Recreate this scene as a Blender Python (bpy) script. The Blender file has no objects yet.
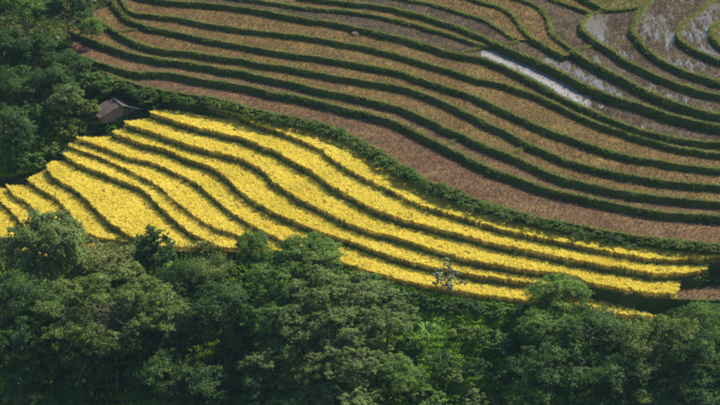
import bpy, math, random
import numpy as np
from mathutils import Vector, noise as mnoise
from mathutils.geometry import tessellate_polygon

random.seed(7)
RNG = np.random.default_rng(7)
SC = bpy.context.scene
COL = SC.collection

# ------------------------------------------------------------------ camera
ZC = 6.9                      # height of the terrace in the middle of the view
PITCH = math.radians(24.0)
DIST = 260.0
HALF_W = 40.0                 # metres seen either side at DIST
CAM = np.array([0.0, -DIST * math.cos(PITCH), ZC + DIST * math.sin(PITCH)])
FWD = np.array([0.0, math.cos(PITCH), -math.sin(PITCH)])
UP = np.array([0.0, math.sin(PITCH), math.cos(PITCH)])
FPX = 360.0 / (HALF_W / DIST)
cam_data = bpy.data.cameras.new("camera")
cam_data.sensor_width = 36.0
cam_data.lens = 36.0 * DIST / (2 * HALF_W)
cam_data.clip_start = 1.0
cam_data.clip_end = 3000.0
cam = bpy.data.objects.new("camera", cam_data)
cam.location = CAM
cam.rotation_euler = (math.pi / 2 - PITCH, 0, 0)
COL.objects.link(cam)
SC.camera = cam

# ------------------------------------------------------------------ sky and sun
SUN_EL = math.radians(43.0)
SUN_AZ = math.radians(50.0)   # clockwise from +Y (behind the hill), towards +X
w = bpy.data.worlds.new("World")
SC.world = w
w.use_nodes = True
nt = w.node_tree
bg = nt.nodes["Background"]
sky = nt.nodes.new("ShaderNodeTexSky")
sky.sky_type = 'NISHITA'
sky.sun_disc = False
sky.sun_elevation = SUN_EL
sky.sun_rotation = SUN_AZ
sky.air_density = 1.3
sky.dust_density = 0.6
sky.ozone_density = 4.0
nt.links.new(sky.outputs[0], bg.inputs[0])
bg.inputs[1].default_value = 0.063
sun = bpy.data.lights.new("sun", 'SUN')
sun.energy = 5.0
sun.angle = math.radians(0.6)
sun.color = (1.0, 0.88, 0.70)
so = bpy.data.objects.new("sun", sun)
sd = Vector((math.sin(SUN_AZ) * math.cos(SUN_EL), math.cos(SUN_AZ) * math.cos(SUN_EL), math.sin(SUN_EL)))
so.rotation_euler = sd.to_track_quat('Z', 'Y').to_euler()
so.location = (40, 60, 120)
COL.objects.link(so)
SC.view_settings.view_transform = 'Standard'
SC.view_settings.look = 'None'
SC.view_settings.exposure = 1.2
SC.view_settings.gamma = 1.0
SC.cycles.use_denoising = True
SC.cycles.filter_width = 1.9
SC.cycles.max_bounces = 6
SC.cycles.diffuse_bounces = 3
SC.cycles.transmission_bounces = 4
SC.render.film_transparent = False


def ray(px, py):
    d = FWD + ((px - 360.0) / FPX) * np.array([1.0, 0, 0]) + ((202.5 - py) / FPX) * UP
    return d


def at(px, py, z):
    """point of the photograph's line of sight at height z"""
    d = ray(px, py)
    t = (z - CAM[2]) / d[2]
    return CAM + d * t


# ------------------------------------------------------------------ object helpers
def mesh_tris(name, V, F, mats, smooth=False, mat_idx=None):
    V = np.asarray(V, dtype=np.float32).reshape(-1, 3)
    F = np.asarray(F, dtype=np.int32)
    k = F.shape[1]
    me = bpy.data.meshes.new(name)
    me.vertices.add(len(V))
    me.vertices.foreach_set("co", V.ravel())
    me.loops.add(F.size)
    me.loops.foreach_set("vertex_index", F.ravel())
    me.polygons.add(len(F))
    me.polygons.foreach_set("loop_start", np.arange(0, F.size, k, dtype=np.int32))
    me.polygons.foreach_set("loop_total", np.full(len(F), k, dtype=np.int32))
    if smooth:
        me.polygons.foreach_set("use_smooth", np.ones(len(F), dtype=bool))
    if not isinstance(mats, (list, tuple)):
        mats = [mats]
    for m in mats:
        me.materials.append(m)
    if mat_idx is not None:
        me.polygons.foreach_set("material_index", np.asarray(mat_idx, dtype=np.int32))
    me.update(calc_edges=True)
    return me


def mesh_any(name, V, F, mat, smooth=False):
    me = bpy.data.meshes.new(name)
    me.from_pydata([tuple(map(float, v)) for v in V], [], [tuple(map(int, f)) for f in F])
    me.materials.append(mat)
    if smooth:
        for p in me.polygons:
            p.use_smooth = True
    me.update()
    return me


def obj(name, me, parent=None, loc=None, kind=None):
    o = bpy.data.objects.new(name, me)
    COL.objects.link(o)
    if parent is not None:
        o.parent = parent
    if loc is not None:
        o.location = loc
    if kind:
        o["kind"] = kind
    return o


def thing(name, label, cat, loc=(0, 0, 0), group=None, rotz=0.0, scale=None):
    o = bpy.data.objects.new(name, None)
    o.empty_display_size = 0.5
    COL.objects.link(o)
    o.location = [float(c) for c in loc]
    o.rotation_euler = (0, 0, rotz)
    if scale is not None:
        o.scale = scale
    o["label"] = label
    o["category"] = cat
    if group:
        o["group"] = group
    return o


# ------------------------------------------------------------------ materials
def new_mat(name):
    m = bpy.data.materials.new(name)
    m.use_nodes = True
    t = m.node_tree
    for n in list(t.nodes):
        t.nodes.remove(n)
    out = t.nodes.new("ShaderNodeOutputMaterial")
    return m, t, out


def ramp(t, stops):
    r = t.nodes.new("ShaderNodeValToRGB")
    e = r.color_ramp.elements
    e[0].position, e[0].color = stops[0][0], (*stops[0][1], 1)
    e[1].position, e[1].color = stops[-1][0], (*stops[-1][1], 1)
    for p, c in stops[1:-1]:
        n = e.new(p)
        n.color = (*c, 1)
    return r


def leaf_mat(name, dark, mid, light, trans=0.35, rough=0.55, patch=0.25, per_object=0.0, gloss=0.010, vary=0.55):
    """small flat pieces: colour differs from piece to piece and in soft patches"""
    m, t, out = new_mat(name)
    N, L = t.nodes, t.links
    geo = N.new("ShaderNodeNewGeometry")
    tc = N.new("ShaderNodeTexCoord")
    nz = N.new("ShaderNodeTexNoise")
    nz.inputs["Scale"].default_value = patch
    nz.inputs["Detail"].default_value = 4
    L.new(geo.outputs["Position"], nz.inputs["Vector"])
    a = N.new("ShaderNodeMath"); a.operation = 'MULTIPLY_ADD'
    L.new(geo.outputs["Random Per Island"], a.inputs[0])
    a.inputs[1].default_value = vary
    b = N.new("ShaderNodeMath"); b.operation = 'MULTIPLY_ADD'
    L.new(nz.outputs["Fac"], b.inputs[0]); b.inputs[1].default_value = 1.3; b.inputs[2].default_value = -0.42
    L.new(b.outputs[0], a.inputs[2])
    fac = a.outputs[0]
    if per_object:
        oi = N.new("ShaderNodeObjectInfo")
        c = N.new("ShaderNodeMath"); c.operation = 'MULTIPLY_ADD'
        L.new(oi.outputs["Random"], c.inputs[0]); c.inputs[1].default_value = per_object
        L.new(a.outputs[0], c.inputs[2]); fac = c.outputs[0]
    r = ramp(t, [(0.08, dark), (0.5, mid), (0.92, light)])
    L.new(fac, r.inputs[0])
    d = N.new("ShaderNodeBsdfDiffuse"); tr = N.new("ShaderNodeBsdfTranslucent")
    gl = N.new("ShaderNodeBsdfGlossy"); gl.inputs["Roughness"].default_value = rough
    gl.inputs["Color"].default_value = (0.8, 0.85, 0.8, 1)
    L.new(r.outputs[0], d.inputs[0]); L.new(r.outputs[0], tr.inputs[0])
    mx = N.new("ShaderNodeMixShader"); mx.inputs[0].default_value = trans
    L.new(d.outputs[0], mx.inputs[1]); L.new(tr.outputs[0], mx.inputs[2])
    m2 = N.new("ShaderNodeMixShader"); m2.inputs[0].default_value = gloss
    L.new(mx.outputs[0], m2.inputs[1]); L.new(gl.outputs[0], m2.inputs[2])
    L.new(m2.outputs[0], out.inputs[0])
    return m


def ground_mat(name, stops, scale=0.35, fine=9.0, bump=0.4, rough=0.95, spec=0.03):
    m, t, out = new_mat(name)
    N, L = t.nodes, t.links
    geo = N.new("ShaderNodeNewGeometry")
    n1 = N.new("ShaderNodeTexNoise"); n1.inputs["Scale"].default_value = scale; n1.inputs["Detail"].default_value = 5
    n2 = N.new("ShaderNodeTexNoise"); n2.inputs["Scale"].default_value = fine; n2.inputs["Detail"].default_value = 3
    L.new(geo.outputs["Position"], n1.inputs["Vector"]); L.new(geo.outputs["Position"], n2.inputs["Vector"])
    a = N.new("ShaderNodeMath"); a.operation = 'MULTIPLY_ADD'
    L.new(n2.outputs["Fac"], a.inputs[0]); a.inputs[1].default_value = 0.5
    b = N.new("ShaderNodeMath"); b.operation = 'MULTIPLY_ADD'
    L.new(n1.outputs["Fac"], b.inputs[0]); b.inputs[1].default_value = 1.4; b.inputs[2].default_value = -0.45
    L.new(b.outputs[0], a.inputs[2])
    r = ramp(t, stops)
    L.new(a.outputs[0], r.inputs[0])
    p = N.new("ShaderNodeBsdfPrincipled")
    p.inputs["Roughness"].default_value = rough
    p.inputs["Specular IOR Level"].default_value = spec
    L.new(r.outputs[0], p.inputs["Base Color"])
    bp = N.new("ShaderNodeBump"); bp.inputs["Strength"].default_value = bump; bp.inputs["Distance"].default_value = 0.12
    L.new(n2.outputs["Fac"], bp.inputs["Height"]); L.new(bp.outputs[0], p.inputs["Normal"])
    L.new(p.outputs[0], out.inputs[0])
    return m


M = {}
M['hill'] = ground_mat("hill_grass", [(0.1, (0.0135, 0.0186, 0.0084)), (0.5, (0.0263, 0.0341, 0.0126)), (0.9, (0.0562, 0.0465, 0.0210))], 0.2, 6)
M['bank'] = ground_mat("bank_earth", [(0.1, (0.0300, 0.0450, 0.0140)), (0.5, (0.0510, 0.0728, 0.0200)), (0.9, (0.1050, 0.1058, 0.0300))], 0.5, 7, 0.8)
M['bund'] = ground_mat("bund_top", [(0.1, (0.0430, 0.0516, 0.0189)), (0.5, (0.0860, 0.0903, 0.0344)), (0.9, (0.1376, 0.1204, 0.0559))], 0.6, 7, 0.6)
M['soil'] = ground_mat("dry_paddy_soil", [(0.1, (0.0712, 0.0416, 0.0266)), (0.5, (0.1140, 0.0702, 0.0444)), (0.9, (0.1527, 0.1091, 0.0487))], 0.22, 5, 0.5)
M['mud'] = ground_mat("wet_paddy_mud", [(0.1, (0.0387, 0.0292, 0.0232)), (0.5, (0.0645, 0.0490, 0.0361)), (0.9, (0.0946, 0.0731, 0.0473))], 0.3, 5, 0.5, 0.9, 0.06)
M['ricebed'] = ground_mat("rice_bed", [(0.1, (0.30, 0.22, 0.05)), (0.5, (0.42, 0.31, 0.07)), (0.9, (0.52, 0.40, 0.09))], 0.4, 8, 0.4)
M['stone'] = ground_mat("pale_stone", [(0.1, (0.0880, 0.0825, 0.0770)), (0.5, (0.1650, 0.1540, 0.1430)), (0.9, (0.2310, 0.2200, 0.2035))], 1.5, 8, 0.7)
M['mound'] = ground_mat("mound_earth", [(0.1, (0.045, 0.038, 0.030)), (0.5, (0.085, 0.070, 0.055)), (0.9, (0.17, 0.145, 0.12))], 1.5, 5, 0.7)
M['bark'] = ground_mat("bark", [(0.1, (0.06, 0.05, 0.04)), (0.5, (0.13, 0.11, 0.085)), (0.9, (0.22, 0.19, 0.15))], 1.2, 8, 0.7)
M['roofwood'] = ground_mat("weathered_roof_wood", [(0.1, (0.0495, 0.0387, 0.0356)), (0.5, (0.0900, 0.0738, 0.0693)), (0.9, (0.1440, 0.1215, 0.1123))], 1.2, 8, 0.5, 0.7)
M['wallwood'] = ground_mat("brown_wall_wood", [(0.1, (0.1560, 0.1040, 0.0780)), (0.5, (0.2730, 0.1885, 0.1365)), (0.9, (0.3900, 0.2860, 0.2080))], 1.5, 8, 0.5, 0.8)
M['litverge'] = ground_mat("sunlit_roof_edge", [(0.1, (0.40, 0.40, 0.40)), (0.5, (0.55, 0.55, 0.55)), (0.9, (0.62, 0.62, 0.62))], 2, 8, 0.2, 0.45, 0.5)
M['grass'] = leaf_mat("bank_grass", (0.0454, 0.0907, 0.0235), (0.0983, 0.1663, 0.0361), (0.2457, 0.2646, 0.0496), 0.4, patch=0.4)
M['litgrass'] = leaf_mat("bund_grass", (0.0851, 0.1252, 0.0301), (0.1797, 0.2071, 0.0516), (0.3027, 0.2890, 0.0946), 0.45, patch=0.5)  # lightened so the colour carries the sunlit crest
M['weeds'] = leaf_mat("undergrowth", (0.0767, 0.1829, 0.0198), (0.1865, 0.3656, 0.0360), (0.4169, 0.5891, 0.0540), 0.45, patch=0.3)
M['rice'] = leaf_mat("ripe_rice", (0.70, 0.60, 0.085), (0.86, 0.75, 0.130), (0.90, 0.81, 0.20), 0.45, patch=0.13, gloss=0.02, vary=0.42)
M['stubble'] = leaf_mat("rice_stubble", (0.0833, 0.0507, 0.0372), (0.1471, 0.0997, 0.0620), (0.2060, 0.1706, 0.0664), 0.25, patch=0.16, gloss=0.03, per_object=0.28)
M['ricestem'] = leaf_mat("rice_stems", (0.2541, 0.2000, 0.0525), (0.4692, 0.3700, 0.0825), (0.7038, 0.5600, 0.1200), 0.30, patch=0.5, gloss=0.02)
M['stubble_olive'] = leaf_mat("olive_stubble", (0.0851, 0.0560, 0.0282), (0.1503, 0.1082, 0.0454), (0.2205, 0.1850, 0.0588), 0.25, patch=0.22, gloss=0.02, per_object=0.28)
M['soil_olive'] = ground_mat("olive_paddy_soil", [(0.1, (0.0701, 0.0456, 0.0237)), (0.5, (0.1153, 0.0774, 0.0371)), (0.9, (0.1504, 0.1185, 0.0441))], 0.25, 5, 0.5)
M['stubble_wet'] = leaf_mat("wet_stubble", (0.0473, 0.0361, 0.0258), (0.0903, 0.0705, 0.0447), (0.1462, 0.1247, 0.0645), 0.2, patch=0.3, gloss=0.02, per_object=0.28)
M['ricebank'] = leaf_mat("rice_bank_grass", (0.0634, 0.1210, 0.0343), (0.1449, 0.2117, 0.0528), (0.2898, 0.3226, 0.0792), 0.35, patch=0.5)
M['maize'] = leaf_mat("maize", (0.0780, 0.1170, 0.0340), (0.1716, 0.2070, 0.0595), (0.2808, 0.2880, 0.1105), 0.4)
M['broad'] = leaf_mat("leaf_green", (0.0420, 0.1037, 0.0262), (0.0980, 0.1952, 0.0411), (0.2240, 0.3172, 0.0654), 0.46, patch=0.5, per_object=0.10)
M['dark'] = leaf_mat("leaf_dark", (0.0217, 0.0573, 0.0202), (0.0484, 0.1104, 0.0311), (0.1089, 0.1821, 0.0466), 0.46, patch=0.5, per_object=0.10)
M['grey'] = leaf_mat("leaf_grey_green", (0.0573, 0.1178, 0.0381), (0.1298, 0.2114, 0.0646), (0.2733, 0.3331, 0.1076), 0.46, patch=0.5, per_object=0.10)
M['olive'] = leaf_mat("leaf_olive", (0.060, 0.105, 0.030), (0.140, 0.200, 0.052), (0.27, 0.30, 0.085), 0.42, patch=0.5, per_object=0.08)
M['olive_deep'] = leaf_mat("leaf_olive_deep", (0.0495, 0.0918, 0.0252), (0.1155, 0.1782, 0.0432), (0.2420, 0.2862, 0.0765), 0.4, patch=0.5)
M['pale'] = leaf_mat("leaf_pale", (0.1125, 0.1500, 0.1000), (0.2125, 0.2500, 0.1625), (0.3750, 0.3750, 0.2500), 0.35, patch=0.6)
M['banana'] = leaf_mat("banana_leaf", (0.045, 0.12, 0.03), (0.085, 0.19, 0.04), (0.14, 0.24, 0.06), 0.45)
M['culm'] = ground_mat("bamboo_culm", [(0.1, (0.12, 0.15, 0.05)), (0.5, (0.20, 0.22, 0.08)), (0.9, (0.30, 0.28, 0.12))], 2, 6, 0.2, 0.5)
# still water
m, t, out = new_mat("paddy_water")
p = t.nodes.new("ShaderNodeBsdfPrincipled")
p.inputs["Base Color"].default_value = (0.10, 0.095, 0.09, 1)
p.inputs["Roughness"].default_value = 0.06
p.inputs["IOR"].default_value = 1.33
p.inputs["Specular IOR Level"].default_value = 0.9
geo = t.nodes.new("ShaderNodeNewGeometry")
nz = t.nodes.new("ShaderNodeTexNoise"); nz.inputs["Scale"].default_value = 3.0
t.links.new(geo.outputs["Position"], nz.inputs["Vector"])
bp = t.nodes.new("ShaderNodeBump"); bp.inputs["Strength"].default_value = 0.05; bp.inputs["Distance"].default_value = 0.05
t.links.new(nz.outputs["Fac"], bp.inputs["Height"]); t.links.new(bp.outputs[0], p.inputs["Normal"])
t.links.new(p.outputs[0], out.inputs[0])
M['water'] = m
m = m.copy(); m.name = "pond_sky_sheen"
m.node_tree.nodes["Principled BSDF"].inputs["Base Color"].default_value = (0.20, 0.20, 0.205, 1)  # pale sky reflection put into the base colour
M['pond'] = m

# ------------------------------------------------------------------ the terraces: edge lines, read left to right with the valley on the right hand
# id: (height of the field, crop, next line up the hill, edge line)
LINES = {}


def line(k, z, crop, nxt, pts, label, **kw):
    LINES[k] = dict(z=z, crop=crop, nxt=nxt, pts=pts, label=label, **kw)


line('Y11', 0.0, 'rice', 'Y10', [(-40, 178), (-15, 193), (0, 204), (10, 213), (20, 224), (26, 232), (40, 246), (60, 258)],
     "lowest sliver of ripe yellow rice terrace, cut by the left edge above a rounded tree")
line('Y12', -0.7, 'rice', 'Y11', [(-50, 205), (-20, 225), (0, 240), (15, 250), (32, 262)],
     "lowest yellow rice corner showing beside the dusty olive tree at the left border")
line('Y10', 0.7, 'rice', 'Y9', [(7, 190), (15, 199), (27, 206), (36, 214), (50, 226), (65, 241), (85, 250)],
     "narrow ripe yellow rice terrace, second up from the left edge, running behind the rounded tree")
line('Y9', 1.4, 'rice', 'Y8', [(27, 184), (40, 192), (57, 203), (72, 219), (84, 234), (97, 241), (115, 244.5), (132, 249)],
     "ripe yellow rice terrace whose rounded tongue ends above the maize plants")
line('Y8', 2.2, 'rice', 'Y7', [(50, 166), (47.5, 172), (53, 180), (72, 191), (87, 203), (100, 216), (112, 228), (124, 236), (134, 241), (155, 250)],
     "widest ripe yellow rice terrace, a broad bright field below the narrow rows")
line('Y7', 3.0, 'rice', 'Y6', [(64, 159), (75, 166), (90, 172), (112, 181), (137, 191), (150, 199), (157, 207), (165, 214), (178, 226), (190, 236), (199, 241), (220, 251)],
     "ripe yellow rice row directly above the widest yellow terrace")
line('Y6', 3.6, 'rice', 'Y5', [(68, 150), (75, 152), (97, 160), (120, 170), (142, 181), (160, 191), (172, 201), (185, 212), (202, 225), (217, 233), (235, 238.5), (252, 244), (275, 256)],
     "ripe yellow rice row with a thin dark edge, ending beside a leafy bush")
line('Y5', 4.3, 'rice', 'Y4', [(74, 142), (80, 143.5), (105, 152), (130, 161), (147, 165), (160, 170), (180, 179), (197, 188), (212, 200), (227, 213), (245, 225), (265, 236), (290, 248), (320, 259), (345, 268), (370, 275.5), (395, 282), (420, 288.5), (455, 295), (490, 300), (530, 305), (560, 309), (600, 316), (640, 321), (665, 323)],
     "long ripe yellow rice terrace along the forest edge with the pale sapling before it")
line('Y4', 5.15, 'rice', 'Y3', [(112, 136), (120, 139), (142, 147), (165, 153), (185, 162), (200, 167), (212, 171), (227, 182), (242, 196), (260, 208), (280, 219), (300, 228), (320, 235), (345, 244), (365, 251), (385, 258), (407, 265), (427, 270), (465, 277.5), (500, 283), (530, 287), (556, 291)],
     "ripe yellow rice terrace, fourth row down from the hedge, starting below the hut")
line('Y3', 6.0, 'rice', 'Y2', [(124, 126), (130, 129), (147, 134), (172, 143), (197, 151), (215, 156), (235, 160.5), (250, 167), (265, 176), (275, 187), (285, 193), (300, 203), (320, 213), (345, 226), (370, 235), (395, 241), (420, 249), (445, 257), (470, 264), (500, 270), (540, 275.5), (560, 277.5), (575, 281), (590, 287), (615, 292), (640, 296.5), (677, 299)],
     "ripe yellow rice terrace, third row down, ending in a square end beside the fallow plot", cut=682)
line('Y2', 6.9, 'rice', 'Y1', [(151, 117), (172, 124), (197, 131), (222, 137), (240, 141), (260, 149), (277, 156), (292, 165), (310, 174), (327, 186), (335, 193), (352, 201), (370, 211), (395, 221), (420, 228), (445, 235), (470, 241.5), (500, 249), (530, 255), (565, 262), (590, 267), (615, 271), (640, 276), (665, 278.5), (690, 277), (706, 274)],
     "ripe yellow rice terrace, second row down from the hedge, starting right of the hut",
     back=[(151, 116), (165, 115), (185, 117), (205, 121), (225, 124), (240, 124)])
line('Y1', 7.6, 'rice', 'B0', [(240, 121), (257, 129), (277, 135), (300, 144), (320, 153), (332, 163), (350, 174), (370, 185), (395, 197), (420, 209), (445, 217), (470, 225), (500, 233), (530, 240), (565, 247), (590, 252), (615, 257), (640, 261.5), (665, 264), (690, 265), (710, 263)],
     "topmost ripe yellow rice row, lying against the foot of the long hedge",)
line('R1', 5.85, 'dry', None, [(676, 300), (690, 301), (720, 302), (770, 303)],
     "small fallow brown plot with grassy edge at the end of the yellow rows",
     back=[(676, 287), (700, 285), (770, 286)])
line('B0', 9.1, 'dry', 'B1', [(92, 69), (100, 72), (117, 79), (135, 85), (165, 92), (200, 97), (235, 104), (252, 110), (282, 116), (320, 125), (340, 131), (360, 141), (382, 154), (400, 166), (420, 179), (445, 190), (470, 199), (500, 208), (542, 220), (580, 227), (617, 234), (660, 240), (720, 246), (770, 249)],
     "lowest and broadest harvested brown terrace, running along the top of the hedge")
line('B1', 9.78, 'dry', 'B2', [(66, 55), (82, 59), (100, 64), (120, 70), (140, 74), (157, 73), (175, 75), (200, 79.5), (240, 86), (270, 92.5), (300, 98), (345, 109), (370, 115), (395, 122), (412, 131), (430, 140), (455, 152), (480, 164.5), (517, 179), (542, 188), (580, 197.5), (617, 205), (660, 212.5), (720, 217.5), (770, 220)],
     "harvested brown terrace, second step above the hedge")
line('B2', 10.42, 'dry', 'B3', [(70, 32), (85, 38), (110, 47.5), (130, 54), (155, 59), (180, 62.5), (210, 67.5), (240, 72), (257, 76), (295, 84), (320, 90), (350, 96), (380, 103), (405, 110), (430, 121), (455, 132.5), (480, 144), (505, 154), (530, 165), (555, 176), (580, 183), (617, 191), (660, 197.5), (720, 203), (770, 206)],
     "harvested brown terrace, third step above the hedge")
line('B3', 11.0, 'dry', 'B4', [(85, 14), (92, 19), (105, 25), (120, 35), (135, 42.5), (155, 49), (177, 51.5), (210, 56), (240, 60), (257, 63.5), (295, 69), (320, 74), (360, 81), (400, 87.5), (422, 94), (442, 102), (462, 111), (490, 125), (510, 134), (525, 143), (542, 150), (565, 160), (590, 167.5), (630, 176), (660, 181), (690, 184.5), (720, 187), (770, 190)],
     "harvested brown terrace, fourth step above the hedge, narrowing towards its curved left end")
line('B4', 11.54, 'dry', 'B5', [(112, -2), (114, 4), (118, 9), (125, 16), (132, 21), (142, 26), (160, 30), (185, 35), (215, 41), (240, 45.5), (257, 49), (295, 55), (325, 59), (360, 65), (400, 73), (430, 83), (455, 91), (480, 100), (505, 111), (530, 123), (545, 129), (565, 137), (590, 145.5), (625, 156), (660, 162.5), (690, 167), (720, 170), (770, 174)],
     "harvested brown terrace, fifth step above the hedge, curling uphill beside the forest")
line('B5', 12.03, 'dry', 'B6', [(119, -8), (122, 1), (127, 9), (134, 14), (145, 15), (165, 17), (185, 20), (210, 25), (240, 29.5), (257, 31.5), (295, 36), (325, 40.5), (360, 47), (400, 56), (430, 65), (455, 72.5), (475, 79), (497, 83.5), (510, 87), (530, 94), (550, 102), (565, 110), (590, 121), (620, 132), (650, 141), (680, 149), (720, 155), (770, 160)],
     "harvested brown terrace with the low grey-brown mound lying on it")
line('B6', 12.58, 'wet', None, [(131, -7), (140, -3), (160, 1), (185, 3), (215, 5), (240, 8), (257, 11), (282, 15), (302, 19), (332, 23), (355, 28), (370, 31.5), (400, 38), (430, 47), (455, 54), (480, 59), (500, 66), (520, 75), (540, 85), (565, 100), (590, 111), (615, 121.5), (640, 130.5), (665, 137), (690, 141), (720, 144), (770, 149)],
     "long terrace holding the bright strip of open water",
     wet=[(0, 0), (478, 0), (487, 0.95), (540, 0.92), (560, 0.74), (590, 0.58), (615, 0.42), (660, 0.26), (760, 0.2)])
line('B7', 12.96, 'dry', None, [(225, -3), (245, 0), (270, 3), (295, 6.5), (320, 9.5), (345, 12), (370, 15.5), (400, 21.5), (430, 30), (455, 37.5), (475, 44), (483, 46.5)],
     "narrow harvested terrace tapering out at the left tip of the open water",
     back=[(300, -8), (345, 0), (400, 8), (440, 18), (475, 32), (495, 42), (492, 47)])
line('B8', 13.4, 'wet', None, [(300, -4), (320, 0), (345, 3), (370, 5.5), (400, 10.5), (430, 19), (455, 26.5), (480, 36.5), (492, 42), (503, 47.5), (520, 54), (540, 62.5), (555, 70), (575, 80.5), (595, 90), (615, 98), (640, 105), (665, 114), (690, 121), (720, 127), (770, 134)],
     "partly wet brown terrace directly behind the bright strip of water",
     wet=[(0, 0), (515, 0), (545, 0.45), (600, 0.5), (650, 0.38), (720, 0.25)])
line('B9', 13.68, 'dry', None, [(385, -4), (405, 0), (430, 4.5), (447, 9), (467, 15), (487, 22.5), (502, 31.5), (514, 40)],
     "short harvested terrace whose grassy edge bends down to a cross bund",
     back=[(420, -20), (480, -8), (505, 8), (522, 26), (530, 40)])
line('B10', 13.92, 'dry', None, [(455, -4), (472, 0), (490, 5), (507, 11.5), (517, 21), (527, 35), (540, 44), (552, 50), (565, 57)],
     "small harvested terrace tapering to a point between two thin curved bunds",
     back=[(480, -25), (530, -15), (548, 8), (556, 26), (566, 40), (578, 50)])
line('B11', 14.16, 'wet', None, [(505, -5), (520, 0), (535, 5.5), (543, 12), (547.5, 20), (551, 31), (561, 42), (572, 50.5), (590, 62.5), (610, 72), (630, 83), (647, 91.5), (665, 99), (682, 106), (702, 111.5), (720, 116), (770, 124)],
     "wet harvested terrace, sixth from the top corner, with scattered puddles in stubble",
     wet=[(0, 0), (570, 0.0), (585, 0.35), (620, 0.45), (690, 0.42), (760, 0.4)])
line('B12', 14.45, 'dry', None, [(535, -6), (552, 0), (570, 6), (590, 13.5)],
     "small dry harvested terrace with a straight grassy edge at the top border",
     back=[(560, -30), (600, -12), (600, 11)])
line('B13', 14.75, 'wet', None, [(610, 11), (597, 13), (588, 16.5), (583, 21), (581.5, 27), (587, 35), (597, 42.5), (612, 51.5), (627, 62), (645, 71), (665, 80), (685, 87), (702, 92), (720, 96.5), (770, 106)],
     "rounded wet terrace with a pale puddle in its left corner",
     wet=[(0, 0), (585, 0.8), (600, 0.75), (612, 0.40), (640, 0.28), (720, 0.25)])
line('B17', 15.0, 'dry', None, [(572, -8), (585, -1), (596, 5), (606, 11), (625, 9.5), (645, 6), (660, 0)],
     "small grassy plot at the top border above the rounded wet terrace",
     back=[(600, -30), (660, -30), (668, -6)])
line('B14', 15.33, 'wet', None, [(662, -12), (650, 0), (642, 10), (635, 20), (632, 30), (638.5, 40), (647, 50), (662, 61), (680, 70), (700, 77), (720, 82.5), (770, 93)],
     "curved flooded terrace second from the top corner, silvery with water among stubble",
     wet=[(0, 0), (630, 0.62), (650, 0.52), (690, 0.45), (720, 0.38)])
line('B15', 15.9, 'wet', None, [(725, -12), (712, 0), (700, 11), (687, 20), (680, 27.5), (677.5, 36), (686, 45), (702, 54), (720, 61), (770, 74)],
     "curved flooded terrace next to the top corner, edged by a thick grassy bund",
     wet=[(0, 0), (675, 0.68), (690, 0.56), (730, 0.48)])
line('B16', 16.4, 'dry', None, [(740, 12), (724, 20), (713, 26), (710.5, 34), (718, 43), (735, 52), (780, 62)],
     "tip of a grassy terrace poking in at the right border near the top corner",
     back=[(780, 20)])


def smooth_line(pts, step=4.0):
    P = np.array(pts, float)
    Q = np.vstack([2 * P[0] - P[1], P, 2 * P[-1] - P[-2]])
    out_ = []
    for i in range(1, len(Q) - 2):
        p0, p1, p2, p3 = Q[i - 1], Q[i], Q[i + 1], Q[i + 2]
        n = max(2, int(np.linalg.norm(p2 - p1) / step))
        d1 = max(np.linalg.norm(p2 - p1), 1e-3)
        # finite-difference tangents scaled to this span
        m1 = (p2 - p0) / (np.linalg.norm(p2 - p1) + np.linalg.norm(p1 - p0) + 1e-6) * d1
        m2 = (p3 - p1) / (np.linalg.norm(p3 - p2) + np.linalg.norm(p2 - p1) + 1e-6) * d1
        for j in range(n):
            s = j / n
            out_.append((2*s**3-3*s**2+1)*p1 + (s**3-2*s**2+s)*m1 + (-2*s**3+3*s**2)*p2 + (s**3-s**2)*m2)
    out_.append(P[-1])
    return np.array(out_)


def inside(poly, X, Y):
    r = np.zeros(len(X), bool)
    x0, y0 = poly[-1]
    for x1, y1 in poly:
        c = (y1 > Y) != (y0 > Y)
        if c.any():
            xi = (x0 - x1) * (Y - y1) / (y0 - y1 + 1e-12) + x1
            r ^= c & (X < xi)
        x0, y0 = x1, y1
    return r


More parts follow.
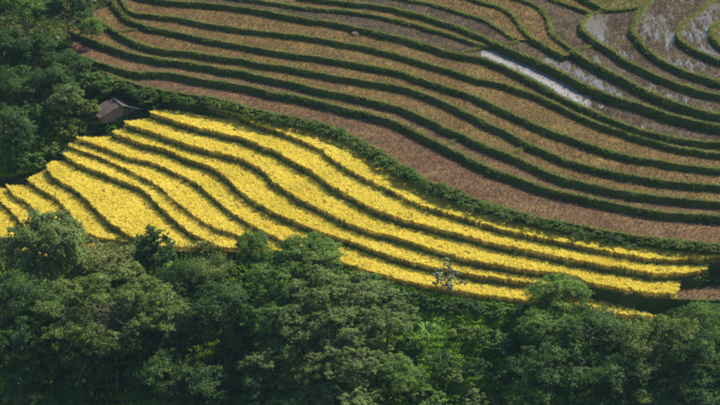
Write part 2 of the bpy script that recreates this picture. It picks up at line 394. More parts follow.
for k, L_ in LINES.items():
    px = smooth_line(L_['pts'])
    seed = sum(ord(c) for c in k) * 3.7
    for i in range(1, len(px) - 1):      # hand-dug edges wander a little
        px[i, 1] += 0.75 * mnoise.noise((px[i, 0] * 0.055, seed, 0)) + 0.40 * mnoise.noise((px[i, 0] * 0.19, seed, 4))
    L_['px'] = px
    L_['lip'] = np.array([at(a, b, L_['z']) for a, b in px])
    tg = np.gradient(L_['lip'][:, :2], axis=0)
    tg /= np.linalg.norm(tg, axis=1)[:, None] + 1e-9
    for _ in range(2):
        tg[1:-1] = (tg[:-2] + tg[1:-1] * 2 + tg[2:]) / 4
    tg /= np.linalg.norm(tg, axis=1)[:, None] + 1e-9
    L_['out'] = np.stack([tg[:, 1], -tg[:, 0]], 1)
ORDER = sorted(LINES, key=lambda k: LINES[k]['z'])
FAR = 30.0
for k, L_ in LINES.items():
    lip, z = L_['lip'], L_['z']
    back = []
    if 'back' in L_:
        back += [at(a, b, z)[:2] for a, b in L_['back']]
    if L_['nxt']:
        nl = LINES[L_['nxt']]['lip']
        nlp = LINES[L_['nxt']]['px']
        back += [(q[0], q[1] + 1.2) for q, pq in zip(nl[2:], nlp[2:]) if pq[0] < L_.get('cut', 9999)]
    elif k == 'B6':
        q = LINES['B7']['lip'], LINES['B8']['lip']
        back += [(lip[0, 0] - 2, lip[0, 1] + 14)] + [(x, y + 1.5) for x, y, _ in q[0][:-6]] + [(x, y + 1.5) for x, y, _ in q[1] if x > q[0][-3, 0] + 2]
    elif k == 'B8':
        q = LINES['B9']['lip'], LINES['B11']['lip']
        back += [(lip[0, 0] - 2, lip[0, 1] + 10)] + [(x, y + 2.0) for x, y, _ in q[0]] + [(x, y + 2.0) for x, y, _ in q[1] if x > q[0][-1, 0] + 1.5]
    elif k == 'B11':
        q = LINES['B12']['lip'], LINES['B13']['lip']
        back += [(lip[0, 0], lip[0, 1] + 12)] + [(x, y + 2.0) for x, y, _ in q[0]] + [(x + 1.5, y + 1.0) for x, y, _ in q[1][12:]]
    elif k == 'B13':
        q = LINES['B17']['lip'], LINES['B14']['lip']
        back += [(x, y + 1.5) for x, y, _ in q[0] if x > lip[0, 0] + .3] + [(x + 1.5, y + 1.0) for x, y, _ in q[1][4:]]
    elif k == 'B14':
        back += [(x + 1.5, y + 1.0) for x, y, _ in LINES['B15']['lip']]
    elif k == 'B15':
        back += [(lip[0, 0] + 20, lip[0, 1] + 10), (lip[-1, 0] + 1, lip[-1, 1] + 16)]
    L_['poly'] = [tuple(p) for p in lip[:, :2]] + [tuple(map(float, p)) for p in back[::-1]]
    xs = np.array(L_['poly'])
    L_['bb'] = (xs[:, 0].min(), xs[:, 0].max(), xs[:, 1].min(), xs[:, 1].max())


def terrace_height(X, Y, below=None, skip=None):
    """top of the terraces at plan positions; -99 where there is none"""
    H = np.full(len(X), -99.0)
    for k in ORDER:
        L_ = LINES[k]
        if k == skip or (below is not None and L_['z'] >= below):
            continue
        b = L_['bb']
        c = np.where((X > b[0]) & (X < b[1]) & (Y > b[2]) & (Y < b[3]))[0]
        if len(c):
            i = inside(L_['poly'], X[c], Y[c])
            H[c[i]] = np.maximum(H[c[i]], L_['z'])
    return H


# ------------------------------------------------------------------ hillside under and around the terraces (smooth sheet through the feet of the banks)
ctrl = []
for i, k in enumerate(ORDER):
    L_ = LINES[k]
    pts = L_['lip'][::14]
    H = terrace_height(pts[:, 0] + L_['out'][::14, 0] * 0.8, pts[:, 1] + L_['out'][::14, 1] * 0.8, below=L_['z'])
    for p, h in zip(pts, H):
        ctrl.append((p[0], p[1], (h - 0.35) if h > -50 else L_['z'] - 1.0))
low = np.array([c for c in ctrl])
for x in np.arange(-90, 91, 15.0):
    # front foot of the terraced slope at this x
    s = low[np.abs(low[:, 0] - np.clip(x, -40, 38)) < 7]
    f = s[np.argmin(s[:, 1])]
    for d, dz in ((9, 3.6), (22, 10.5), (42, 22), (70, 38), (110, 55)):
        ctrl.append((x, f[1] - d, f[2] - dz))
    b = s[np.argmax(s[:, 1])]
    for d, dz in ((30, 9), (70, 24), (130, 50)):
        ctrl.append((x, max(b[1], 40) + d, max(b[2], 17) + dz))
for px_, py_, z_ in ((30, 165, 2.0), (0, 170, 1.2), (-40, 165, 0.7), (45, 140, 2.6), (60, 118, 5.0), (95, 122, 5.3), (110, 112, 6.1), (140, 108, 6.8), (20, 110, 4.0), (-30, 100, 3.5),
                     (60, 80, 7.5), (20, 60, 7.0), (-40, 50, 6.6), (60, 40, 9.6), (10, 15, 9.7), (-40, 0, 9.2), (80, 5, 11.0), (105, -5, 11.7), (0, -40, 12.7),
                     (715, 272, 6.3), (760, 268, 6.6), (720, 315, 4.7), (770, 330, 3.8), (700, 330, 3.8)):
    p = at(px_, py_, z_)
    ctrl.append((p[0], p[1], z_))
ctrl = np.array(ctrl)


def tps_fit(P, Z, lam=0.6):
    S = 50.0
    A = P / S
    D = np.linalg.norm(A[:, None] - A[None], axis=2)
    K = np.where(D > 0, D * D * np.log(D + 1e-12), 0) + np.eye(len(P)) * lam * 1e-3
    Q = np.hstack([np.ones((len(P), 1)), A])
    T = np.zeros((len(P) + 3, len(P) + 3))
    T[:len(P), :len(P)] = K; T[:len(P), len(P):] = Q; T[len(P):, :len(P)] = Q.T
    sol = np.linalg.solve(T, np.concatenate([Z, np.zeros(3)]))

    def f(X, Y):
        B = np.stack([X, Y], 1) / S
        out_ = np.zeros(len(B))
        for s in range(0, len(B), 4000):
            b = B[s:s + 4000]
            d = np.linalg.norm(b[:, None] - A[None], axis=2)
            out_[s:s + 4000] = (np.where(d > 0, d * d * np.log(d + 1e-12), 0) @ sol[:len(P)]) + sol[len(P)] + b @ sol[len(P) + 1:]
        return out_
    return f


tps = tps_fit(ctrl[:, :2], ctrl[:, 2])
GX = np.concatenate([np.arange(-260, -66, 12.0), np.arange(-66, 66.1, 1.2), np.arange(74, 270, 12.0)])
GY = np.concatenate([np.arange(-150, -62, 8.0), np.arange(-62, 80.1, 1.2), np.arange(88, 260, 12.0)])
gx, gy = np.meshgrid(GX, GY)
XX, YY = gx.ravel(), gy.ravel()
Xc, Yc = np.clip(XX, -88, 88), np.clip(YY, -130, 190)
GZ = tps(Xc, Yc)
# keep the sheet just under every terrace top (look a little round each vertex as well)
mn = np.full(len(XX), 999.0)
for dx, dy in ((0, 0), (0.9, 0), (-0.9, 0), (0, 0.9), (0, -0.9), (1.2, 1.2), (-1.2, 1.2), (1.2, -1.2), (-1.2, -1.2)):
    h = terrace_height(XX + dx, YY + dy)
    mn = np.where(h > -50, np.minimum(mn, h - 0.12), mn)
bump = np.array([mnoise.noise((x * 0.18, y * 0.18, 3.0)) * 0.5 + mnoise.noise((x * 0.6, y * 0.6, 7.0)) * 0.15 for x, y in zip(XX, YY)])
GZ = np.minimum(GZ + np.where(mn < 900, 0, bump), mn)
GZ = GZ.reshape(gx.shape)
nx, ny = len(GX), len(GY)
idx = np.arange(nx * ny).reshape(ny, nx)
F = np.stack([idx[:-1, :-1], idx[:-1, 1:], idx[1:, 1:], idx[1:, :-1]], -1).reshape(-1, 4)
o = obj("hillside", mesh_tris("hillside", np.stack([XX, YY, GZ.ravel()], 1), F, M['hill'], True))
o["kind"] = "structure"


def ground(X, Y):
    X = np.atleast_1d(np.asarray(X, float)); Y = np.atleast_1d(np.asarray(Y, float))
    i = np.clip(np.searchsorted(GX, X) - 1, 0, nx - 2); j = np.clip(np.searchsorted(GY, Y) - 1, 0, ny - 2)
    u = np.clip((X - GX[i]) / (GX[i + 1] - GX[i]), 0, 1); v = np.clip((Y - GY[j]) / (GY[j + 1] - GY[j]), 0, 1)
    g = GZ[j, i] * (1 - u) * (1 - v) + GZ[j, i + 1] * u * (1 - v) + GZ[j + 1, i] * (1 - u) * v + GZ[j + 1, i + 1] * u * v
    return np.maximum(g, terrace_height(X, Y))


def stand(px_, py_, height=0.0):
    """where something `height` tall must stand so that its top shows at (px_, py_)"""
    d = ray(px_, py_)
    T = np.arange(180, 400, 0.5)
    P = CAM[None] + d[None] * T[:, None]
    c = P[:, 2] - ground(P[:, 0], P[:, 1]) - height
    i = np.argmax(c < 0)
    if i == 0:
        i = int(np.argmin(np.abs(c)))
        t_ = T[i]
    else:
        t_ = T[i - 1] + 0.5 * c[i - 1] / (c[i - 1] - c[i] + 1e-9)
    p_ = CAM + d * t_
    return np.array([p_[0], p_[1], ground(p_[0], p_[1])[0]])


# ------------------------------------------------------------------ blades (grass, rice, stubble): one flat bent piece each
def blades(P, m, h, hv, wd, spread, lean, rng, droop=0.0, tip=0.0):
    n = len(P)
    P = np.repeat(P, m, axis=0)
    N_ = n * m
    az = rng.uniform(0, 2 * np.pi, N_)
    r = rng.uniform(0, spread, N_)
    base = P + np.stack([np.cos(az) * r, np.sin(az) * r, np.zeros(N_)], 1)
    a2 = az + rng.normal(0, 0.7, N_)
    le = np.abs(rng.normal(lean, lean * 0.5, N_))
    hh = h * (1 + rng.uniform(-hv, hv, N_))
    dirn = np.stack([np.cos(a2), np.sin(a2), np.zeros(N_)], 1)
    fa = rng.uniform(0, np.pi, N_)
    side = np.stack([np.cos(fa), np.sin(fa), np.zeros(N_)], 1) * (wd * rng.uniform(0.7, 1.3, N_))[:, None] * 0.5
    up = np.array([0, 0, 1.0])
    mid = base + dirn * (hh * le * 0.4)[:, None] + up * (hh * 0.62)[:, None]
    top = base + dirn * (hh * le)[:, None] + up * (hh * (1.0 - droop))[:, None]
    o_ = np.arange(N_)[:, None] * 4
    if tip > 0:      # a straight strip
        V = np.stack([base - side * 0.7, base + side * 0.7, top + side * tip, top - side * tip], 1).reshape(-1, 3)
        return V, o_ + np.array([[0, 1, 2, 3]])
    V = np.stack([base, mid + side, top, mid - side], 1).reshape(-1, 3)      # a bent, pointed blade
    return V, np.concatenate([o_ + np.array([[0, 1, 3]]), o_ + np.array([[1, 2, 3]])], 0)


def in_view(P, pad=25):
    d = P - CAM
    f = d @ FWD
    u = 360 + FPX * d[:, 0] / f
    v = 202.5 - FPX * (d @ UP) / f
    return (u > -pad) & (u < 720 + pad) & (v > -pad) & (v < 405 + pad), u, v


def scatter_field(k, dens, rng, edge=0.0):
    L_ = LINES[k]
    b = L_['bb']
    n = int((b[1] - b[0]) * (b[3] - b[2]) * dens)
    X = rng.uniform(b[0], b[1], n); Y = rng.uniform(b[2], b[3], n)
    i = inside(L_['poly'], X, Y)
    X, Y = X[i], Y[i]
    P = np.stack([X, Y, np.full(len(X), L_['z'])], 1)
    v, _, _ = in_view(P, 20)
    P = P[v]
    h = terrace_height(P[:, 0], P[:, 1], skip=k)
    return P[h <= L_['z']]


def bund_profile(h, crop):
    if crop == 'rice':
        return [(-0.45, 0.02), (-0.05, 0.05), (0.06, -0.02), (0.12, -0.25), (0.16 + 0.10 * h, -0.5 * h), (0.18 + 0.22 * h, -h), (0.2 + 0.26 * h, -h - 0.5)]
    return [(-0.55, -0.02), (-0.38, 0.13), (-0.12, 0.17), (0.05, 0.12), (0.10, -0.12), (0.14 + 0.10 * h, -0.5 * h), (0.16 + 0.22 * h, -h), (0.18 + 0.26 * h, -h - 0.5)]


CROSS = {'B1': [((446, 146), (461, 139))], 'B2': [((509, 155), (526, 149))], 'B3': [((119, 33), (136, 30.5)), ((545, 136), (558, 131))], 'B8': [((505, 45.5), (530, 39))],
         'B11': [((574, 51.5), (599, 46))], 'B6': [((464, 53), (484, 49))]}
CROPNAME = {'rice': ('rice_terrace', 'rice terrace', 'ripe rice terraces'), 'dry': ('harvested_terrace', 'rice terrace', 'harvested rice terraces'),
            'wet': ('flooded_terrace', 'rice terrace', 'wet rice terraces')}
for k in ORDER:
    L_ = LINES[k]
    z, lip, outn, crop = L_['z'], L_['lip'], L_['out'], L_['crop']
    rng = np.random.default_rng(abs(hash(k)) % 1000 if False else sum(ord(c) * (i + 3) for i, c in enumerate(k)))
    nm, cat, grp = CROPNAME[crop]
    mid = lip[len(lip) // 2]
    root = thing(nm, L_['label'], cat, (mid[0], mid[1], z), grp)
    off = np.array([mid[0], mid[1], z])
    # height of the bank along the line
    Hb = terrace_height(lip[:, 0] + outn[:, 0] * 0.9, lip[:, 1] + outn[:, 1] * 0.9, below=z)
    gb = ground(lip[:, 0] + outn[:, 0] * 0.9, lip[:, 1] + outn[:, 1] * 0.9)
    drop = np.clip(np.where(Hb > -50, z - Hb, z - np.minimum(gb, z - 0.3)), 0.3, 2.6)
    drop = np.convolve(np.pad(drop, 2, mode='edge'), np.ones(5) / 5, 'valid')
    # bed
    if crop != 'wet':
        poly = [Vector((x - off[0], y - off[1], 0)) for x, y in L_['poly']]
        tri = tessellate_polygon([poly])
        obj("bed", mesh_any("bed", poly, tri, M['ricebed'] if crop == 'rice' else M['soil' if k in ('B0', 'B1', 'R1') else 'soil_olive']), root)
    else:
        b = L_['bb']
        cs = 0.30
        cx = np.arange(b[0], b[1], cs); cy = np.arange(b[2], b[3], cs)
        mx_, my_ = np.meshgrid(cx, cy)
        ok = inside(L_['poly'], mx_.ravel(), my_.ravel()).reshape(mx_.shape)
        wp = np.array(L_['wet'])
        _, u, v = in_view(np.stack([mx_.ravel(), my_.ravel(), np.full(mx_.size, z)], 1))
        wet = np.interp(u, wp[:, 0], wp[:, 1]).reshape(mx_.shape)
        hz = np.array([mnoise.noise((x * 1.9, y * 0.26, z)) + 0.5 * mnoise.noise((x * 4.2, y * 0.7, z + 9)) + 0.7 * mnoise.noise((x * 0.22, y * 0.2, z + 5)) for x, y in zip(mx_.ravel(), my_.ravel())]).reshape(mx_.shape)
        hz = np.clip(hz * 0.11 + (0.5 - wet) * 0.30, -0.13, 0.05) + np.where(wet < 0.02, 0.05, 0)
        hz = np.where(wet > 0.99, -0.12 + 0 * hz, hz)
        ids = np.arange(mx_.size).reshape(mx_.shape)
        okf = ok[:-1, :-1] & ok[1:, :-1] & ok[:-1, 1:] & ok[1:, 1:]
        Fq = np.stack([ids[:-1, :-1], ids[:-1, 1:], ids[1:, 1:], ids[1:, :-1]], -1)[okf]
        V = np.stack([mx_.ravel() - off[0], my_.ravel() - off[1], hz.ravel() - 0.02], 1)
        used = np.unique(Fq); remap = np.zeros(mx_.size, int); remap[used] = np.arange(len(used))
        obj("mud_bed", mesh_tris("mud_bed", V[used], remap[Fq], M['mud'], True), root)
        poly = [Vector((x - off[0], y - off[1], -0.015)) for x, y in L_['poly']]
        obj("water", mesh_any("water", poly, tessellate_polygon([poly]), M['pond' if k == 'B6' else 'water']), root)
        L_['bedz'] = (cx, cy, hz)
    for ca, cb in CROSS.get(k, ()):
        pa, pb_ = at(*ca, z), at(*cb, z)
        q = np.linspace(0, 1, 12)[:, None]
        cl_ = pa + (pb_ - pa) * q
        td = (pb_ - pa)[:2]; td /= np.linalg.norm(td); nn = np.array([td[1], -td[0]])
        V, Fc = [], []
        for i_, c_ in enumerate(cl_):
            wv = 1 + 0.3 * mnoise.noise((c_[0], c_[1], 2))
            for a_, h_ in ((-0.28, -0.04), (-0.12, 0.16 * wv), (0.10, 0.17 * wv), (0.28, -0.04)):
                V.append((c_[0] + nn[0] * a_ * wv - off[0], c_[1] + nn[1] * a_ * wv - off[1], h_))
        for i_ in range(len(cl_) - 1):
            for j_ in range(3):
                a_ = i_ * 4 + j_
                Fc.append((a_, a_ + 1, a_ + 5, a_ + 4))
        cbo = obj("cross_bund", mesh_any("cross_bund", V, Fc, M['bund'], True), root)
        Gc = np.repeat(cl_, 14, axis=0) + rng.normal(0, 0.13, (len(cl_) * 14, 3)) * np.array([1, 1, 0]) + np.array([0, 0, 0.1])
        Vb, Fb2 = blades(Gc, 4, 0.2, 0.6, 0.05, 0.12, 0.8, rng, 0.15)
        obj("bund_grass", mesh_tris("bund_grass", Vb - off, Fb2, M['litgrass']), cbo, kind="stuff")
    # grassy bank
    V, Fb, mi = [], [], []
    prof0 = bund_profile(1.0, crop)
    K_ = len(prof0)
    for i in range(len(lip)):
        pr = bund_profile(drop[i], crop)
        wob = 0.16 * mnoise.noise((lip[i, 0] * 0.9, lip[i, 1] * 0.9, z)) + 0.18 * mnoise.noise((lip[i, 0] * 0.3, lip[i, 1] * 0.3, z + 3))
        for j, (a, dz) in enumerate(pr):
            V.append((lip[i, 0] + outn[i, 0] * (a + (wob if j > 0 else 0)) - off[0], lip[i, 1] + outn[i, 1] * (a + (wob if j > 0 else 0)) - off[1], dz * (1 + (0.5 * wob if 0 < j < 4 else 0))))
    for i in range(len(lip) - 1):
        for j in range(K_ - 1):
            a = i * K_ + j
            Fb.append((a, a + 1, a + K_ + 1, a + K_))
            mi.append(0 if (j < 3 and crop != 'rice') else 1)
    obj("bank", mesh_tris("bank", V, Fb, [M['bund'], M['bank']], True, mi), root)
    # end faces where the field stops short of the next one: an earth skirt round the back of the bed
    pl = np.array(L_['poly'])[len(lip) - 1:]
    pl = np.vstack([pl, lip[:1, :2]])
    V = []
    for x, y in pl:
        V += [(x - off[0], y - off[1], -0.004), (x - off[0], y - off[1], -1.6)]
    Fs = [(2 * i, 2 * i + 1, 2 * i + 3, 2 * i + 2) for i in range(len(pl) - 1)]
    obj("earth_edge", mesh_any("earth_edge", V, Fs, M['bank']), root)
    # grass on the bank
    seg = np.linalg.norm(np.diff(lip[:, :2], axis=0), axis=1)
    cum = np.concatenate([[0], np.cumsum(seg)])
    n = int(cum[-1] * 37 * max(0.6, float(np.mean(drop))))
    s = rng.uniform(0, cum[-1], n)
    li = [np.interp(s, cum, lip[:, c]) for c in (0, 1)]
    oi = [np.interp(s, cum, outn[:, c]) for c in (0, 1)]
    dr = np.interp(s, cum, drop)
    f = rng.uniform(0.0, 1.0, n) ** 0.9
    wob = np.array([0.16 * mnoise.noise((x * 0.9, y * 0.9, z)) + 0.18 * mnoise.noise((x * 0.3, y * 0.3, z + 3)) for x, y in zip(li[0], li[1])])
    ofs = 0.08 + 0.22 * f * dr + wob
    G = np.stack([li[0] + oi[0] * ofs, li[1] + oi[1] * ofs, z - f * dr], 1)
    gro = np.array([mnoise.noise((x * 0.35, y * 0.35, z * 2 + 11)) + 0.6 * mnoise.noise((x * 1.1, y * 1.1, z + 1)) for x, y in zip(G[:, 0], G[:, 1])])
    keepg = gro > rng.uniform(-0.75, -0.05, len(G))
    G, gro = G[keepg], gro[keepg]
    oi = [q[keepg] for q in oi]
    vis, _, _ = in_view(G, 20)
    gro = gro[vis]
    G, Go = G[vis], np.stack(oi, 1)[vis]
    if len(G):
        Vb, Fb2 = blades(G, 4, 0.22 if crop != 'rice' else 0.18, 0.55, 0.070, 0.12, 0.75, rng, 0.15)
        tallb = (G[:, 2][:, None] * 0 + np.clip(1.0 + 0.9 * gro, 0.5, 1.9)[:, None])
        Q = Vb.reshape(len(G), -1, 3)
        Q = G[:, None] + (Q - G[:, None]) * tallb[:, :, None]
        Vb = Q.reshape(-1, 3)
        obj("bank_grass", mesh_tris("bank_grass", Vb - off, Fb2, M['grass' if crop != 'rice' else 'ricebank']), root, kind="stuff")
    # grass along the crest of the bund, its sunlit lip put into the paler colour
    n = int(cum[-1] * (26 if crop != 'rice' else 8))
    s = rng.uniform(0, cum[-1], n)
    ofs = rng.uniform(-0.42, 0.14, n)
    G = np.stack([np.interp(s, cum, lip[:, 0]) + np.interp(s, cum, outn[:, 0]) * ofs, np.interp(s, cum, lip[:, 1]) + np.interp(s, cum, outn[:, 1]) * ofs, np.full(n, z + 0.10)], 1)
    G = G[in_view(G, 20)[0]]
    if len(G):
        Vb, Fb2 = blades(G, 4, 0.18, 0.7, 0.058, 0.14, 0.8, rng, 0.15)
        obj("crest_grass", mesh_tris("crest_grass", Vb - off, Fb2, M['litgrass']), root, kind="stuff")
    # what grows or stands on the field
    if crop == 'rice':
        P = scatter_field(k, 29, rng)
        if k == 'Y5':
            _, u, _ = in_view(P)
            P = P[(u < 545) | (rng.uniform(0, 1, len(P)) < 0.42)]
        if len(P):
            Vb, Fb2 = blades(P, 3, 0.62, 0.16, 0.055, 0.13, 0.14, rng, 0.0, 0.6)
            obj("rice_stems", mesh_tris("rice_stems", Vb - off, Fb2, M['ricestem']), root, kind="stuff")
            Vb, Fb2 = blades(P + np.array([0, 0, 0.48]), 10, 0.27, 0.35, 0.050, 0.16, 0.62, rng, 0.15)
            obj("rice_ears", mesh_tris("rice_ears", Vb - off, Fb2, M['rice']), root, kind="stuff")
    else:
        P = scatter_field(k, 19, rng)
        # planted in rows
        P[:, 0] = np.round((P[:, 0] + 0.25 * P[:, 1]) / 0.28) * 0.28 - 0.25 * P[:, 1] + rng.normal(0, 0.035, len(P))
        if crop == 'wet':
            cx, cy, hz = L_['bedz']
            i = np.clip(((P[:, 0] - cx[0]) / 0.30).astype(int), 0, len(cx) - 1); j = np.clip(((P[:, 1] - cy[0]) / 0.30).astype(int), 0, len(cy) - 1)
            hh = hz[j, i]
            keep = rng.uniform(0, 1, len(P)) < np.interp(hh, [-0.12, -0.06, 0.0], [0.02, 0.22, 0.9])
            P = P[keep]; P[:, 2] += np.maximum(hh[keep], -0.03)
        if len(P):
            Vb, Fb2 = blades(P, 3, 0.16 if k != 'B17' else 0.22, 0.5, 0.048, 0.07, 0.5, rng, 0.0, 0.7)
            obj("stubble", mesh_tris("stubble", Vb - off, Fb2, M['dark'] if k in ('B17', 'B16') else M['stubble_wet'] if crop == 'wet' else M['stubble' if k in ('B0', 'B1', 'R1') else 'stubble_olive']), root, kind="stuff")


# ------------------------------------------------------------------ trees and bushes
def tube(path, r0, r1, sides=6, V=None, F=None):
    path = np.array(path, float)
    b0 = len(V)
    n = len(path)
    for i, p in enumerate(path):
        tdir = path[min(i + 1, n - 1)] - path[max(i - 1, 0)]
        tdir /= np.linalg.norm(tdir) + 1e-9
        a = np.cross(tdir, [0.31, 0.95, 0.05]); a /= np.linalg.norm(a) + 1e-9
        b = np.cross(tdir, a)
        r = r0 + (r1 - r0) * i / (n - 1)
        for s in range(sides):
            th = 2 * np.pi * s / sides
            V.append(p + a * math.cos(th) * r + b * math.sin(th) * r)
    for i in range(n - 1):
        for s in range(sides):
            q = (s + 1) % sides
            F.append((b0 + i * sides + s, b0 + i * sides + q, b0 + (i + 1) * sides + q, b0 + (i + 1) * sides + s))


def leaves(C, Nrm, size, asp, rng):
    n = len(C)
    Nrm = Nrm / (np.linalg.norm(Nrm, axis=1)[:, None] + 1e-9)
    q = rng.normal(0, 1, (n, 3))
    a = q - Nrm * np.sum(q * Nrm, 1)[:, None]
    a /= np.linalg.norm(a, axis=1)[:, None] + 1e-9
    b = np.cross(Nrm, a)
    s = size * rng.uniform(0.65, 1.35, n)
    a *= s[:, None] * 0.5; b *= (s * asp)[:, None] * 0.5
    bend = Nrm * (s * 0.12)[:, None]
    V = np.stack([C - a - bend, C + b, C + a - bend, C - b], 1).reshape(-1, 3)
    return V, np.arange(n * 4).reshape(n, 4)


SPEC = {
    #        crown rx, rz, centre height, clumps, clump radius, flatness, leaves, leaf size, aspect, trunk radius, material
    'broad':   dict(rx=0.42, rz=0.40, cz=0.60, K=34, cr=0.155, flat=0.75, n=23000, leaf=0.0225, asp=0.6, tr=0.022, mat='broad'),
    'broad2':  dict(rx=0.48, rz=0.36, cz=0.62, K=40, cr=0.135, flat=0.70, n=23000, leaf=0.0215, asp=0.6, tr=0.022, mat='broad'),
    'dark':    dict(rx=0.44, rz=0.42, cz=0.58, K=36, cr=0.150, flat=0.75, n=23000, leaf=0.0225, asp=0.6, tr=0.022, mat='dark'),
    'dark2':   dict(rx=0.40, rz=0.44, cz=0.56, K=30, cr=0.160, flat=0.80, n=21000, leaf=0.0215, asp=0.6, tr=0.024, mat='dark'),
    'grey':    dict(rx=0.46, rz=0.38, cz=0.60, K=52, cr=0.115, flat=0.65, n=23000, leaf=0.0225, asp=0.55, tr=0.02, mat='grey'),
    'grey2':   dict(rx=0.50, rz=0.34, cz=0.64, K=60, cr=0.105, flat=0.62, n=23000, leaf=0.0225, asp=0.55, tr=0.02, mat='grey'),
    'round':   dict(rx=0.46, rz=0.46, cz=0.54, K=90, cr=0.120, flat=0.9, n=40000, leaf=0.027, asp=0.4, tr=0.02, mat='grey'),
    'feather': dict(rx=0.44, rz=0.46, cz=0.54, K=70, cr=0.115, flat=0.8, n=24000, leaf=0.026, asp=0.35, tr=0.02, mat='olive_deep'),
    'layered': dict(rx=0.52, rz=0.36, cz=0.62, K=62, cr=0.100, flat=0.42, n=30000, leaf=0.0165, asp=0.55, tr=0.014, mat='olive_deep'),
    'upright': dict(rx=0.24, rz=0.46, cz=0.54, K=34, cr=0.125, flat=1.0, n=10000, leaf=0.030, asp=0.6, tr=0.02, mat='dark'),
    'tall':    dict(rx=0.30, rz=0.44, cz=0.56, K=38, cr=0.120, flat=0.8, n=13000, leaf=0.026, asp=0.6, tr=0.018, mat='dark'),
    'shrub':   dict(rx=0.55, rz=0.46, cz=0.48, K=26, cr=0.190, flat=0.8, n=6000, leaf=0.060, asp=0.5, tr=0.02, mat='broad'),
    'shrub2':  dict(rx=0.62, rz=0.44, cz=0.46, K=30, cr=0.180, flat=0.8, n=6000, leaf=0.060, asp=0.45, tr=0.02, mat='grey'),
    'yshrub':  dict(rx=0.50, rz=0.46, cz=0.50, K=26, cr=0.160, flat=0.9, n=5000, leaf=0.060, asp=0.4, tr=0.02, mat='olive'),
    'dshrub':  dict(rx=0.55, rz=0.46, cz=0.48, K=26, cr=0.190, flat=0.8, n=6000, leaf=0.055, asp=0.55, tr=0.02, mat='dark'),
    'sapling': dict(rx=0.26, rz=0.40, cz=0.58, K=22, cr=0.080, flat=0.8, n=1700, leaf=0.042, asp=0.5, tr=0.010, mat='pale'),
}
PROTO = {}


def tree_proto(kind):
    """unit-height tree: (trunk mesh with limbs, crown mesh)"""
    if kind in PROTO:
        return PROTO[kind]
    S = SPEC[kind]
    rng = np.random.default_rng(sum(ord(c) * (i + 1) for i, c in enumerate(kind)))
    V, F = [], []
    top = S['cz'] + S['rz'] * 0.45
    bendx, bendy = rng.normal(0, 0.02, 2)
    tp = lambda h: np.array([bendx * math.sin(h * 5), bendy * math.sin(h * 4 + 1), h])
    multi = 'shrub' in kind
    if not multi:
        tube([tp(h) for h in np.linspace(-0.04, top, 9)], S['tr'], S['tr'] * 0.25, 7, V, F)
    cl = []
    tries = 0
    while len(cl) < S['K'] and tries < 4000:
        tries += 1
        d = rng.normal(0, 1, 3); d /= np.linalg.norm(d)
        if d[2] < -0.55:
            continue
        r = rng.uniform(0.45, 0.98) ** 0.6
        lob = 1 + 0.22 * mnoise.noise((d[0] * 1.7, d[1] * 1.7, d[2] * 1.7 + sum(map(ord, kind))))
        c = np.array([d[0] * S['rx'] * r * lob, d[1] * S['rx'] * r * lob, S['cz'] + d[2] * (S['rz'] - S['cr'] * 0.5) * r * lob])
        if any(np.linalg.norm((c - q[0]) / np.array([1, 1, S['flat']])) < S['cr'] * 0.62 for q in cl):
            continue
        cl.append((c, S['cr'] * rng.uniform(0.65, 1.25)))
    for c, r in cl:
        h0 = max(0.02, min(top * 0.95, c[2] - rng.uniform(0.10, 0.30))) if not multi else -0.02
        p0 = tp(h0) if not multi else np.array([c[0] * 0.12, c[1] * 0.12, -0.02])
        pm = p0 * 0.45 + c * 0.55 + np.array([0, 0, -0.05]) + rng.normal(0, 0.012, 3)
        path = [p0, p0 * 0.75 + pm * 0.25 + rng.normal(0, 0.006, 3), pm, pm * 0.4 + c * 0.6, c]
        tube(path, S['tr'] * 0.36, S['tr'] * 0.08, 4, V, F)
    wts = np.array([r ** 2 for _, r in cl]); wts /= wts.sum()
    Cs, Ns = [], []
    for (c, r), wgt in zip(cl, wts):
        n = int(S['n'] * wgt)
        d = rng.normal(0, 1, (n, 3)); d /= np.linalg.norm(d, axis=1)[:, None]
        # small sprays inside each clump
        ns = max(5, n // 26)
        sd_ = rng.normal(0, 1, (ns, 3)); sd_ /= np.linalg.norm(sd_, axis=1)[:, None]
        sd_[:, 2] = np.where(sd_[:, 2] < -0.4, -sd_[:, 2] * 0.5, sd_[:, 2])
        sc = sd_ * rng.uniform(0.45, 1.05, (ns, 1)) * r
        w_ = rng.integers(0, ns, n)
        pos = sc[w_] + d * (rng.uniform(0, 1, (n, 1)) ** 0.6) * r * 0.30
        pos[:, 2] *= S['flat']
        Cs.append(c + pos)
        Ns.append(sd_[w_] * 0.8 + rng.normal(0, 0.55, (n, 3)) + np.array([0, 0, 0.65]))
    Lv, Lf = leaves(np.concatenate(Cs), np.concatenate(Ns), S['leaf'], S['asp'], rng)
    tm = mesh_any("trunk_" + kind, V, F, M['bark'], True)
    cm = mesh_tris("crown_" + kind, Lv, Lf, M[S['mat']])
    PROTO[kind] = (tm, cm)
    return PROTO[kind]


def plant(kind, px_, py_, H, W, label, cat="tree", name=None, group=None):
    tm, cm = tree_proto(kind)
    S = SPEC[kind]
    p_ = stand(px_, py_, H * 0.97)
    sx = W / (2 * S['rx'] * 1.08)
    root = thing(name or {'tree': 'tree', 'bush': 'bush', 'sapling': 'sapling'}.get(cat, cat), label, cat, (p_[0], p_[1], p_[2] - 0.1), group,
                 rotz=random.uniform(0, 6.28), scale=(sx, sx, H))
    obj("trunk" if cat != 'bush' else "stems", tm, root)
    obj("crown" if cat != 'bush' else "foliage", cm, root)
    return root


FR = "trees of the lower forest"
UL = "trees of the upper left forest"
BU = "bushes on the lower slope"
